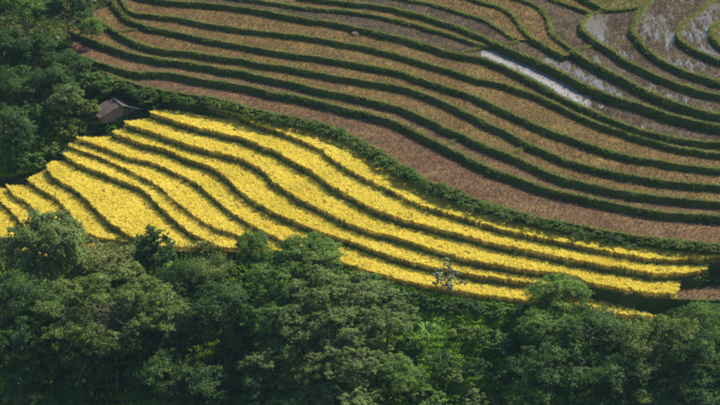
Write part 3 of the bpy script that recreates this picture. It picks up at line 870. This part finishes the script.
# lower forest, from the terraces down to the lower border
plant('round', 48, 212, 9.6, 9.4, "large rounded grey-green tree in front of the left yellow terraces", group=FR)
plant('yshrub', 4, 238, 5.5, 4.6, "dusty olive tree cut by the left border below the yellow terraces", group=FR)
plant('layered', 110, 267, 14.5, 15.5, "big spreading yellow-green tree with layered foliage and bare lower limbs", group=FR)
plant('upright', 152, 231, 7.2, 4.2, "narrow upright dark tree standing out against the yellow rice", group=FR)
plant('broad', 254, 231, 5.4, 4.2, "leafy green tree poking between two yellow terrace ends", group=FR)
plant('broad2', 311, 238, 6.2, 8.2, "wide leafy tree below the middle of the yellow terraces", group=FR)
plant('dark', 10, 278, 9.0, 8.5, "dark tree below the dusty olive tree at the left border", group=FR)
plant('dark2', 38, 290, 9.0, 7.5, "dark tree under the large rounded tree, left of the spreading tree", group=FR)
plant('dark', 12, 325, 9.0, 9.0, "dark blue-green tree at the left border above the bottom corner", group=FR)
plant('grey', 25, 383, 5.0, 5.6, "small rounded light tree at the bottom left corner", group=FR)
plant('broad', 58, 388, 4.5, 5.2, "small rounded green tree at the bottom border, left of the spreading tree's trunk", group=FR)
plant('dark2', 178, 262, 6.8, 5.5, "dark tree between the narrow upright tree and the bamboo", group=FR)
plant('dark', 176, 305, 8.0, 7.0, "dark tree right of the spreading yellow-green tree", group=FR)
plant('dark2', 165, 352, 8.0, 8.0, "dark tree at the bottom border right of the spreading tree's trunk", group=FR)
plant('dark', 222, 288, 9.0, 9.0, "tall dark tree directly below the bamboo clump", group=FR)
plant('yshrub', 231, 336, 4.4, 3.8, "small sunlit yellow-green tree in the dark hollow of the forest", group=FR)
plant('dark2', 215, 366, 7.0, 7.5, "dark tree at the bottom border below the small sunlit tree", group=FR)
plant('broad2', 278, 262, 7.0, 7.5, "green tree just below the leafy tree between the terrace ends", group=FR)
plant('grey', 322, 270, 7.0, 7.8, "grey-green tree directly below the wide leafy tree", group=FR)
plant('grey2', 362, 276, 6.0, 7.6, "grey-green tree below the left end of the lowest yellow row", group=FR)
plant('broad2', 268, 300, 7.0, 7.0, "green tree at the left edge of the grey-green grove, beside the tall dark tree", group=FR)
plant('grey2', 306, 304, 7.0, 8.0, "grey-green tree in the upper middle of the grove", group=FR)
plant('grey', 346, 306, 7.0, 8.0, "grey-green tree in the centre of the grove", group=FR)
plant('grey2', 388, 304, 5.4, 7.0, "grey-green tree on the right edge of the grove, left of the banana plant", group=FR)
plant('grey', 276, 338, 7.0, 7.6, "grey-green tree low in the grove's left side", group=FR)
plant('feather', 318, 344, 7.0, 8.0, "olive tree low in the middle of the grove", group=FR)
plant('grey2', 362, 342, 6.4, 7.8, "grey-green tree low in the grove's right side", group=FR)
plant('dark', 262, 374, 6.0, 7.0, "dark tree at the bottom border under the grove's left side", group=FR)
plant('grey', 304, 380, 6.0, 8.0, "grey-green tree cut by the bottom border under the grove's middle", group=FR)
plant('grey2', 350, 380, 6.0, 8.0, "grey-green tree cut by the bottom border under the grove's right side", group=FR)
plant('broad', 398, 358, 4.6, 5.0, "green tree at the foot of the weedy slope, right of the grove", group=FR)
plant('broad', 562, 277, 4.6, 6.2, "light green tree overlapping the end of the lower yellow rows", group=FR)
plant('broad2', 545, 312, 4.6, 6.4, "green tree directly below the light green tree", group=FR)
plant('dark', 590, 312, 6.8, 8.0, "dark tree below the patchy yellow corner", group=FR)
plant('feather', 622, 322, 5.6, 6.0, "olive tree left of the tall feathery tree", group=FR)
plant('dark2', 556, 346, 7.0, 8.0, "dark tree in the middle of the lower right wood", group=FR)
plant('grey2', 592, 366, 4.4, 6.0, "small greyish tree in the lower right wood", group=FR)
plant('dark', 625, 358, 7.0, 7.2, "dark tree left of the palm-like plant", group=FR)
plant('feather', 662, 314, 8.6, 8.2, "tall feathery rounded tree at the lower right", group=FR)
plant('broad2', 706, 303, 5.0, 5.4, "green tree at the right border below the fallow plot", group=FR)
plant('dark', 712, 332, 8.0, 7.0, "dark tree at the right border right of the feathery tree", group=FR)
plant('dark2', 700, 370, 7.0, 7.5, "dark tree in the bottom right corner", group=FR)
plant('broad', 540, 382, 5.0, 7.0, "green tree cut by the bottom border below the lower right wood", group=FR)
plant('dark', 588, 390, 5.5, 7.0, "dark tree cut by the bottom border below the small greyish tree", group=FR)
plant('broad2', 648, 384, 5.0, 5.5, "green tree cut by the bottom border beside the palm-like plant", group=FR)
plant('dark', 78, 300, 8.0, 7.5, "dark tree just behind the left limbs of the spreading tree", group=FR)
plant('dark2', 138, 304, 8.0, 7.5, "dark tree just behind the right limbs of the spreading tree", group=FR)
plant('dark', 78, 352, 6.5, 7.0, "dark tree at the bottom border beside the spreading tree's bare low limb", group=FR)
# bushes
plant('shrub2', 400, 286, 2.0, 3.8, "low grey-green bush under the lowest yellow row, right of the grove", "bush", group=BU)
plant('shrub', 437, 295, 1.6, 3.0, "low green bush under the pale sapling", "bush", group=BU)
plant('dshrub', 469, 299, 2.0, 3.6, "dark bush under the lowest yellow row, right of the sapling", "bush", group=BU)
plant('shrub', 506, 304, 2.2, 3.6, "green bush left of the light green tree", "bush", group=BU)
plant('dshrub', 408, 338, 2.4, 3.4, "dark bush at the left foot of the banana plant", "bush", group=BU)
plant('dshrub', 442, 352, 2.6, 3.8, "dark bush below the banana plant", "bush", group=BU)
plant('shrub', 488, 326, 2.4, 3.6, "green bush on the weedy slope, right of the banana plant", "bush", group=BU)
plant('dshrub', 478, 358, 2.4, 3.2, "dark bush low on the weedy slope", "bush", group=BU)
plant('shrub', 430, 384, 2.6, 4.2, "green bush at the bottom border under the weedy slope", "bush", group=BU)
plant('shrub2', 480, 386, 2.6, 4.2, "grey-green bush at the bottom border left of the lower right wood", "bush", group=BU)
plant('yshrub', 120, 254, 2.6, 3.6, "olive bush among the maize above the spreading tree", "bush", group=BU)
plant('yshrub', 640, 312, 2.4, 4.0, "olive bush above the green trees left of the feathery tree", "bush", group=BU)
plant('shrub', 708, 268, 1.6, 3.0, "green bush at the right end of the top yellow rows", "bush", group=BU)
plant('dshrub', 690, 306, 2.0, 4.0, "dark bush under the fallow plot", "bush", group=BU)
plant('dshrub', 383, 284, 2.0, 3.4, "dark bush where the grove meets the lowest yellow row", "bush", group=BU)
plant('dshrub', 419, 292, 1.8, 3.2, "dark bush under the lowest yellow row, left of the pale sapling", "bush", group=BU)
plant('shrub2', 453, 297, 1.7, 3.0, "grey-green bush touching the lowest yellow row just right of the sapling", "bush", group=BU)
plant('shrub2', 488, 301, 1.8, 3.2, "grey-green bush touching the lowest yellow row between two green bushes", "bush", group=BU)
plant('dshrub', 524, 305, 2.0, 3.4, "dark bush at the left foot of the light green tree", "bush", group=BU)
plant('yshrub', 462, 326, 1.6, 2.6, "small olive bush on the weedy slope above the dark bushes", "bush", group=BU)
plant('dshrub', 506, 334, 2.4, 3.8, "dark bush at the right side of the weedy slope", "bush", group=BU)
plant('yshrub', 452, 368, 1.8, 3.0, "small olive bush near the bottom of the weedy slope", "bush", group=BU)
plant('shrub', 510, 366, 2.6, 4.2, "green bush between the weedy slope and the lower right wood", "bush", group=BU)
# pale young tree before the rice
plant('sapling', 448, 252, 5.6, 3.4, "thin pale sapling with sparse greyish leaves in front of the yellow rice", "sapling")
# upper left forest
plant('broad', 22, -22, 9.0, 8.5, "mid green tree in the top left corner", group=UL)
plant('tall', 66, -22, 8.8, 5.6, "tall dark tree with visible trunk beside the highest pale stone", group=UL)
plant('broad2', 90, 16, 4.0, 3.6, "small green tree at the left ends of the brown terraces", group=UL)
plant('dark', 2, 30, 8.0, 7.5, "dark tree at the left border under the corner tree", group=UL)
plant('dark', 38, 34, 6.4, 6.6, "dark tree below the tall dark tree", group=UL)
plant('dark2', 18, 66, 8.0, 7.5, "dark tree at the left border, middle of the upper forest", group=UL)
plant('dark', 50, 66, 6.6, 6.4, "dark tree in the middle of the upper forest, left of the lowest brown tips", group=UL)
plant('dark2', 72, 52, 4.6, 5.2, "dark tree touching the tips of the second and third brown terraces", group=UL)
plant('grey', 66, 82, 6.0, 5.0, "greyish tree left of the hut", group=UL)
plant('dark2', 28, 104, 6.0, 6.4, "dark tree above the left yellow terraces", group=UL)
plant('dark', 3, 108, 8.0, 7.0, "dark tree at the left border above the yellow terraces", group=UL)
UB = "bushes around the hut"
plant('yshrub', 86, 98, 3.2, 3.4, "olive bush leaning against the hut's left side", "bush", group=UB)
plant('yshrub', 72, 118, 3.0, 3.6, "olive bush below the hut at the tips of the yellow rows", "bush", group=UB)
plant('shrub', 90, 70, 2.6, 3.8, "green bush above the hut's left corner", "bush", group=UB)
plant('shrub', 106, 76, 2.4, 3.8, "green bush right behind the hut's ridge", "bush", group=UB)
plant('dshrub', 126, 80, 2.0, 3.4, "dark bush behind the hut's right slope", "bush", group=UB)
plant('shrub', 148, 90, 1.9, 3.0, "rounded green bush at the hut's right side", "bush", group=UB)
plant('dshrub', 158, 99, 1.4, 2.6, "dark bush between the hut and the start of the hedge", "bush", group=UB)
plant('shrub2', 58, 140, 2.4, 3.6, "grey-green bush on the grassy bank above the yellow tips", "bush", group=UB)
plant('dshrub', 93, 124, 1.0, 2.0, "small dark bush under the hut's front", "bush", group=UB)
plant('shrub', 30, 152, 2.4, 3.8, "green bush on the grassy bank near the left border", "bush", group=UB)


# bamboo
def bamboo(px_, py_, H, R, label, nculm, seed, mat='olive'):
    rng = np.random.default_rng(seed)
    p_ = stand(px_, py_, H * 0.95)
    root = thing("bamboo_clump", label, "bamboo", (p_[0], p_[1], p_[2] - 0.1))
    LC, LN = [], []
    for i in range(nculm):
        V, F = [], []
        az = rng.uniform(0, 2 * np.pi); le = rng.uniform(0.25, 1.0) * R; h = H * rng.uniform(0.65, 1.0)
        b0 = np.array([math.cos(az), math.sin(az), 0]) * rng.uniform(0, 0.6)
        dr = np.array([math.cos(az), math.sin(az), 0])
        path = [b0 + dr * le * s ** 2.2 + np.array([0, 0, h * (s - 0.18 * s ** 4)]) for s in np.linspace(0, 1, 9)]
        tube(path, 0.045, 0.008, 5, V, F)
        obj("culm", mesh_any("culm", V, F, M['culm'], True), root)
        for s in np.linspace(0.3, 1.0, 24):
            q = b0 + dr * le * s ** 2.2 + np.array([0, 0, h * (s - 0.18 * s ** 4)])
            n = 26
            e = rng.normal(0, 1, (n, 3)) * np.array([0.34, 0.34, 0.24])
            LC.append(q + e - np.array([0, 0, 0.12])); LN.append(rng.normal(0, 0.5, (n, 3)) + np.array([0, 0, 0.5]) + dr * 0.4)
    Lv, Lf = leaves(np.concatenate(LC), np.concatenate(LN), 0.30, 0.22, rng)
    obj("foliage", mesh_tris("foliage", Lv, Lf, M[mat]), root)


bamboo(214, 248, 7.2, 2.6, "arching yellow-green bamboo clump between the dark trees below the yellow rice", 18, 5)
bamboo(195, 256, 6.0, 2.2, "smaller bamboo clump at the left foot of the arching one", 12, 6, 'grey')


# banana plants
def banana(px_, py_, H, label, nl, seed):
    rng = np.random.default_rng(seed)
    p_ = stand(px_, py_, H * 0.9)
    root = thing("banana_plant", label, "banana plant", (p_[0], p_[1], p_[2] - 0.05))
    V, F = [], []
    tube([(0, 0, 0), (0.02, 0, H * 0.25), (0.0, 0.02, H * 0.5)], 0.12, 0.07, 7, V, F)
    obj("trunk", mesh_any("trunk", V, F, M['culm'], True), root)
    for i in range(nl):
        az = 2 * np.pi * i / nl + rng.uniform(-0.3, 0.3)
        Ln = H * rng.uniform(0.45, 0.70); up = rng.uniform(0.9, 2.0)
        d = np.array([math.cos(az), math.sin(az), 0]); sd_ = np.array([-math.sin(az), math.cos(az), 0])
        V, F = [], []
        K = 9
        for j in range(K):
            s = j / (K - 1)
            c = np.array([0, 0, H * 0.48]) + d * Ln * s * 0.85 + np.array([0, 0, Ln * (up * s - 0.75 * up * s * s)])
            wd = 0.19 * math.sin(math.pi * min(0.98, 0.08 + 0.90 * s)) ** 0.7
            V += [c - sd_ * wd + np.array([0, 0, 0.08]), c, c + sd_ * wd + np.array([0, 0, 0.08])]
        for j in range(K - 1):
            a = 3 * j
            F += [(a, a + 1, a + 4, a + 3), (a + 1, a + 2, a + 5, a + 4)]
        obj("leaf", mesh_any("leaf", V, F, M['banana'], True), root)


banana(428, 322, 3.4, "bright green banana plant standing on the weedy slope", 8, 3)
banana(664, 374, 3.4, "pale palm-like banana plant before the feathery tree", 8, 4)


# hedge of bushes along the foot of the lowest brown terrace
B0 = LINES['B0']
hedge_root = thing("hedge", "long dense green hedge dividing the yellow rice from the brown terraces", "hedge", (0, 0, 8.5))
hk = ['shrub', 'yshrub', 'shrub2', 'shrub']
cum = np.concatenate([[0], np.cumsum(np.linalg.norm(np.diff(B0['lip'][:, :2], axis=0), axis=1))])
s = 5.0
rr = random.Random(11)
while s < cum[-1] - 1:
    x, y = (float(np.interp(s, cum, B0['lip'][:, c])) for c in (0, 1))
    ox, oy = (float(np.interp(s, cum, B0['out'][:, c])) for c in (0, 1))
    row = rr.choice((0, 0, 1))
    d = rr.uniform(0.35, 0.7) + row * 0.35
    P0 = np.array([[x + ox * d, y + oy * d, 8.5]])
    u = float(in_view(P0)[1][0])
    if -20 < u < 745:
        big = float(np.interp(u, [100, 150, 330, 430, 520, 720], [0.7, 0.85, 1.0, 1.15, 0.9, 0.85]))
        kind = rr.choice(hk)
        tm, cm = tree_proto(kind)
        Hh = rr.uniform(0.95, 1.55) * big
        b = obj("bush", cm, hedge_root)
        gz = B0['z'] - 0.75 - row * 0.4 + 0.08
        b.location = (P0[0, 0], P0[0, 1], gz - 8.5)
        b.rotation_euler = (0, 0, rr.uniform(0, 6.28))
        b.scale = (Hh * 1.15, Hh * 1.15, Hh)
    s += rr.uniform(0.55, 1.05)


# ------------------------------------------------------------------ undergrowth, grassy banks and maize
def region_points(poly, n, rng):
    q = np.array(poly, float)
    X = rng.uniform(q[:, 0].min(), q[:, 0].max(), n); Y = rng.uniform(q[:, 1].min(), q[:, 1].max(), n)
    i = inside([tuple(p) for p in poly], X, Y)
    return X[i], Y[i]


def ground_hits(X, Y):
    out_ = []
    T = np.arange(190, 380, 0.7)
    for s in range(0, len(X), 800):
        x, y = X[s:s + 800], Y[s:s + 800]
        D = FWD[None] + ((x - 360) / FPX)[:, None] * np.array([[1.0, 0, 0]]) + ((202.5 - y) / FPX)[:, None] * UP[None]
        P = CAM[None, None] + D[:, None] * T[None, :, None]
        i = np.clip(np.searchsorted(GX, P[..., 0].ravel()) - 1, 0, nx - 2); j = np.clip(np.searchsorted(GY, P[..., 1].ravel()) - 1, 0, ny - 2)
        c = P[..., 2] - GZ[j, i].reshape(P.shape[:2])
        h = np.argmax(c < 0, axis=1)
        out_.append(P[np.arange(len(x)), h])
    P = np.concatenate(out_)
    th = terrace_height(P[:, 0], P[:, 1])
    P = P[th < -50]
    P[:, 2] = ground(P[:, 0], P[:, 1])
    return P


rng = np.random.default_rng(21)
X1, Y1 = region_points([(-70, 225), (0, 245), (200, 255), (340, 262), (540, 300), (650, 318), (790, 300), (790, 440), (-70, 440)], 17000, rng)
X2, Y2 = region_points([(-70, -45), (122, -45), (114, 2), (92, 14), (80, 30), (85, 62), (150, 92), (160, 108), (158, 116), (130, 126), (66, 152), (45, 174), (-20, 190), (-70, 200)], 12500, rng)
X3, Y3 = region_points([(340, 265), (660, 310), (735, 270), (735, 330), (520, 400), (400, 405)], 14000, rng)
P = ground_hits(np.concatenate([X1, X3]), np.concatenate([Y1, Y3]))
P = np.concatenate([P, ground_hits(X2[Y2 > 128], Y2[Y2 > 128])])  # brighter weed colour stands in for sunlight on this bank
l5, o5, p5 = LINES['Y5']['lip'], LINES['Y5']['out'], LINES['Y5']['px']
ii = rng.integers(np.argmax(p5[:, 0] > 335), len(l5), 5200)
of = 0.25 + rng.uniform(0, 1, len(ii)) ** 1.4 * 3.2
E = np.stack([l5[ii, 0] + o5[ii, 0] * of + rng.uniform(-0.3, 0.3, len(ii)), l5[ii, 1] + o5[ii, 1] * of, np.zeros(len(ii))], 1)
E[:, 2] = np.maximum(ground(E[:, 0], E[:, 1]), np.where(of < 0.8, LINES['Y5']['z'] - 0.15 - of * 1.1, -99))
E = E[terrace_height(E[:, 0], E[:, 1]) < -50]
P = np.concatenate([P, E])
Vb, Fb = blades(P, 5, 0.58, 0.6, 0.09, 0.28, 0.65, rng, 0.2)
o = obj("undergrowth", mesh_tris("undergrowth", Vb, Fb, M['weeds']), kind="stuff")
o["label"] = "tall green weeds and grass covering the slope between the trees"
o["category"] = "undergrowth"
low_ = Y2 > 128
P = np.concatenate([ground_hits(X2[~low_], Y2[~low_])])
Vb, Fb = blades(P, 6, 0.42, 0.6, 0.085, 0.28, 0.65, rng, 0.2)
o = obj("grass", mesh_tris("grass", Vb, Fb, M['grass']), kind="stuff")  # darker grass colour stands in for shade around the upper forest
o["label"] = "dark green grass covering the bank around the hut and upper forest"
o["category"] = "grass"
X1, Y1 = region_points([(78, 252), (98, 247), (132, 250), (150, 262), (145, 282), (85, 282)], 1300, rng)
X2, Y2 = region_points([(160, 245), (200, 243), (240, 248), (235, 262), (165, 262)], 420, rng)
P = ground_hits(np.concatenate([X1, X2]), np.concatenate([Y1, Y2]))
parts_ = [blades(P, 1, 1.75, 0.2, 0.05, 0.02, 0.05, rng)]
for h0 in (0.25, 0.55, 0.85, 1.15, 1.4):
    parts_.append(blades(P + np.array([0, 0, h0]), 2, 0.55, 0.3, 0.09, 0.02, 1.1, rng, 0.45))
Vb = np.concatenate([q[0] for q in parts_])
nb_ = np.cumsum([0] + [len(q[0]) for q in parts_])
Fb = np.concatenate([q[1] + o_ for q, o_ in zip(parts_, nb_)])
o = obj("maize", mesh_tris("maize", Vb, Fb, M['maize']), kind="stuff")
o["label"] = "pale yellow-green maize plants between the yellow rice and the forest"
o["category"] = "maize"


# ------------------------------------------------------------------ stones
def stone(px_, py_, sx, sy, sz, label, seed, name="stone", mat="stone"):
    p_ = stand(px_, py_)
    import bmesh
    bm = bmesh.new()
    bmesh.ops.create_icosphere(bm, subdivisions=3, radius=1.0)
    for v in bm.verts:
        k_ = 1 + 0.28 * mnoise.noise(v.co * 1.3 + Vector((seed, 0, 0))) + 0.10 * mnoise.noise(v.co * 4 + Vector((0, seed, 0)))
        v.co = Vector((v.co.x * sx * k_, v.co.y * sy * k_, max(-0.5, v.co.z) * sz * k_))
    me = bpy.data.meshes.new("stone"); bm.to_mesh(me); bm.free()
    me.materials.append(M[mat])
    o_ = obj(name, me, loc=(p_[0], p_[1], p_[2] + 0.1 * sz))
    o_.rotation_euler = (0, 0, seed)
    o_["label"] = label
    o_["category"] = name


stone(355.5, 34.5, 0.80, 0.5, 0.34, "low grey-brown mound lying on a harvested brown terrace", 2.0, "mound", "mound")
stone(92.5, 2, 0.5, 0.5, 0.5, "pale stone at the top border beside the tall dark tree", 3.0)
stone(57, 40, 0.45, 0.4, 0.45, "small pale stone among the trees of the upper left forest", 5.0)


# ------------------------------------------------------------------ the hut
def box(sx, sy, sz, mat, name, bevel=0.0):
    import bmesh
    bm = bmesh.new()
    bmesh.ops.create_cube(bm, size=1.0)
    for v in bm.verts:
        v.co = Vector((v.co.x * sx, v.co.y * sy, v.co.z * sz))
    if bevel:
        bmesh.ops.bevel(bm, geom=list(bm.edges), offset=bevel, segments=1, affect='EDGES')
    me = bpy.data.meshes.new(name); bm.to_mesh(me); bm.free()
    me.materials.append(mat)
    return me


hp = stand(121, 118.5)
hut = thing("hut", "small weathered wooden hut with a grey plank roof above the yellow rice", "hut", (hp[0], hp[1], hp[2] - 0.15), rotz=math.radians(28), scale=(1.15, 1.15, 1.15))
# local x runs along the gable front (towards the far right), local y back along the ridge (towards the upper left)
GW, GD, WH, RH = 4.2, 1.9, 0.85, 0.85
SLOPE = math.atan2(RH, GW / 2)
hr = random.Random(5)
for side, (cx_, cy_, ln, along_x) in {'front': (0, 0, GW, True), 'back': (0, GD, GW, True), 'left': (-GW / 2, GD / 2, GD, False), 'right': (GW / 2, GD / 2, GD, False)}.items():
    wall = obj("wall", box(ln if along_x else 0.05, 0.05 if along_x else ln, WH, M['wallwood'], "wall"), hut, (cx_, cy_, WH / 2))
    nb = int(ln / 0.24)
    for i in range(nb):
        t_ = -ln / 2 + (i + 0.5) * ln / nb
        if side == 'front' and 0.35 < t_ < 1.0:
            continue
        hgt = WH
        if along_x:
            hgt = WH + RH * (1 - abs(t_) / (GW / 2)) - 0.05
        pb = obj("plank", box((ln / nb - 0.025) if along_x else 0.04, 0.04 if along_x else (ln / nb - 0.025), hgt, M['wallwood'], "plank"), wall)
        sgn = -1 if side in ('front', 'left') else 1
        pb.location = (t_ if along_x else sgn * (0.045 + hr.uniform(0, 0.01)), t_ if not along_x else sgn * (0.045 + hr.uniform(0, 0.01)), hgt / 2 - WH / 2 + hr.uniform(-0.02, 0.02))
door = obj("door", box(0.62, 0.04, 1.10, M['wallwood'], "door"), hut, (0.68, 0.09, 0.56))
for x in (-GW / 2 - 0.05, 0.32, 1.04, GW / 2 + 0.05):
    obj("post", box(0.10, 0.10, WH + (0.1 if abs(x) > 1.5 else 0.55), M['bark'], "post", 0.01), hut, (x, -0.09, (WH + (0.1 if abs(x) > 1.5 else 0.55)) / 2))
for sgn in (-1, 1):
    ov = 0.42 if sgn < 0 else 0.30
    ln = (GW / 2 + ov) / math.cos(SLOPE)
    roof = obj("roof", box(ln, GD + 0.7, 0.05, M['roofwood'], "roof"), hut)
    roof.rotation_euler = (0, sgn * SLOPE, 0)
    cx_ = sgn * (GW / 2 + ov) / 2
    roof.location = (cx_, GD / 2 - 0.05, WH + RH + 0.06 - abs(cx_) * math.tan(SLOPE))
    n = 9
    for i in range(n):
        b = obj("roof_board", box(ln + hr.uniform(0, 0.08), (GD + 0.7) / n - 0.03, 0.035, M['roofwood'], "roof_board"), roof)
        b.location = (sgn * hr.uniform(0, 0.05), -(GD + 0.7) / 2 + (i + 0.5) * (GD + 0.7) / n, 0.045 + hr.uniform(0, 0.012))
    obj("verge_board", box(ln + 0.05, 0.06, 0.09, M['litverge'] if sgn > 0 else M['roofwood'], "verge_board"), roof, (0, -(GD + 0.7) / 2 - 0.035, 0.05))  # right verge is paler: sunlight on it is put into the colour
obj("ridge_cap", box(0.26, GD + 0.74, 0.05, M['roofwood'], "ridge_cap", 0.01), hut, (0, GD / 2 - 0.05, WH + RH + 0.14))


# ------------------------------------------------------------------ the air over the valley
zb, zt = float(GZ.min()) - 1.0, CAM[2] + 6.0
x0, x1, y0, y1 = -275.0, 275.0, CAM[1] - 20.0, 275.0
zt = max(zt, float(GZ.max()) + 12)
hv = [(x0, y0, zb), (x1, y0, zb), (x1, y1, zb), (x0, y1, zb), (x0, y0, zt), (x1, y0, zt), (x1, y1, zt), (x0, y1, zt)]
hf = [(3, 2, 1, 0), (4, 5, 6, 7), (0, 1, 5, 4), (1, 2, 6, 5), (2, 3, 7, 6), (3, 0, 4, 7)]
m, t, out = new_mat("air")
pv = t.nodes.new("ShaderNodeVolumePrincipled")
pv.inputs["Color"].default_value = (0.42, 0.76, 1.0, 1)
pv.inputs["Density"].default_value = 0.00006
pv.inputs["Anisotropy"].default_value = 0.3
t.links.new(pv.outputs[0], out.inputs["Volume"])
hz_o = obj("haze", mesh_any("haze", hv, hf, m), kind="stuff")
hz_o["label"] = "thin bluish haze in the air over the valley"
hz_o["category"] = "haze"
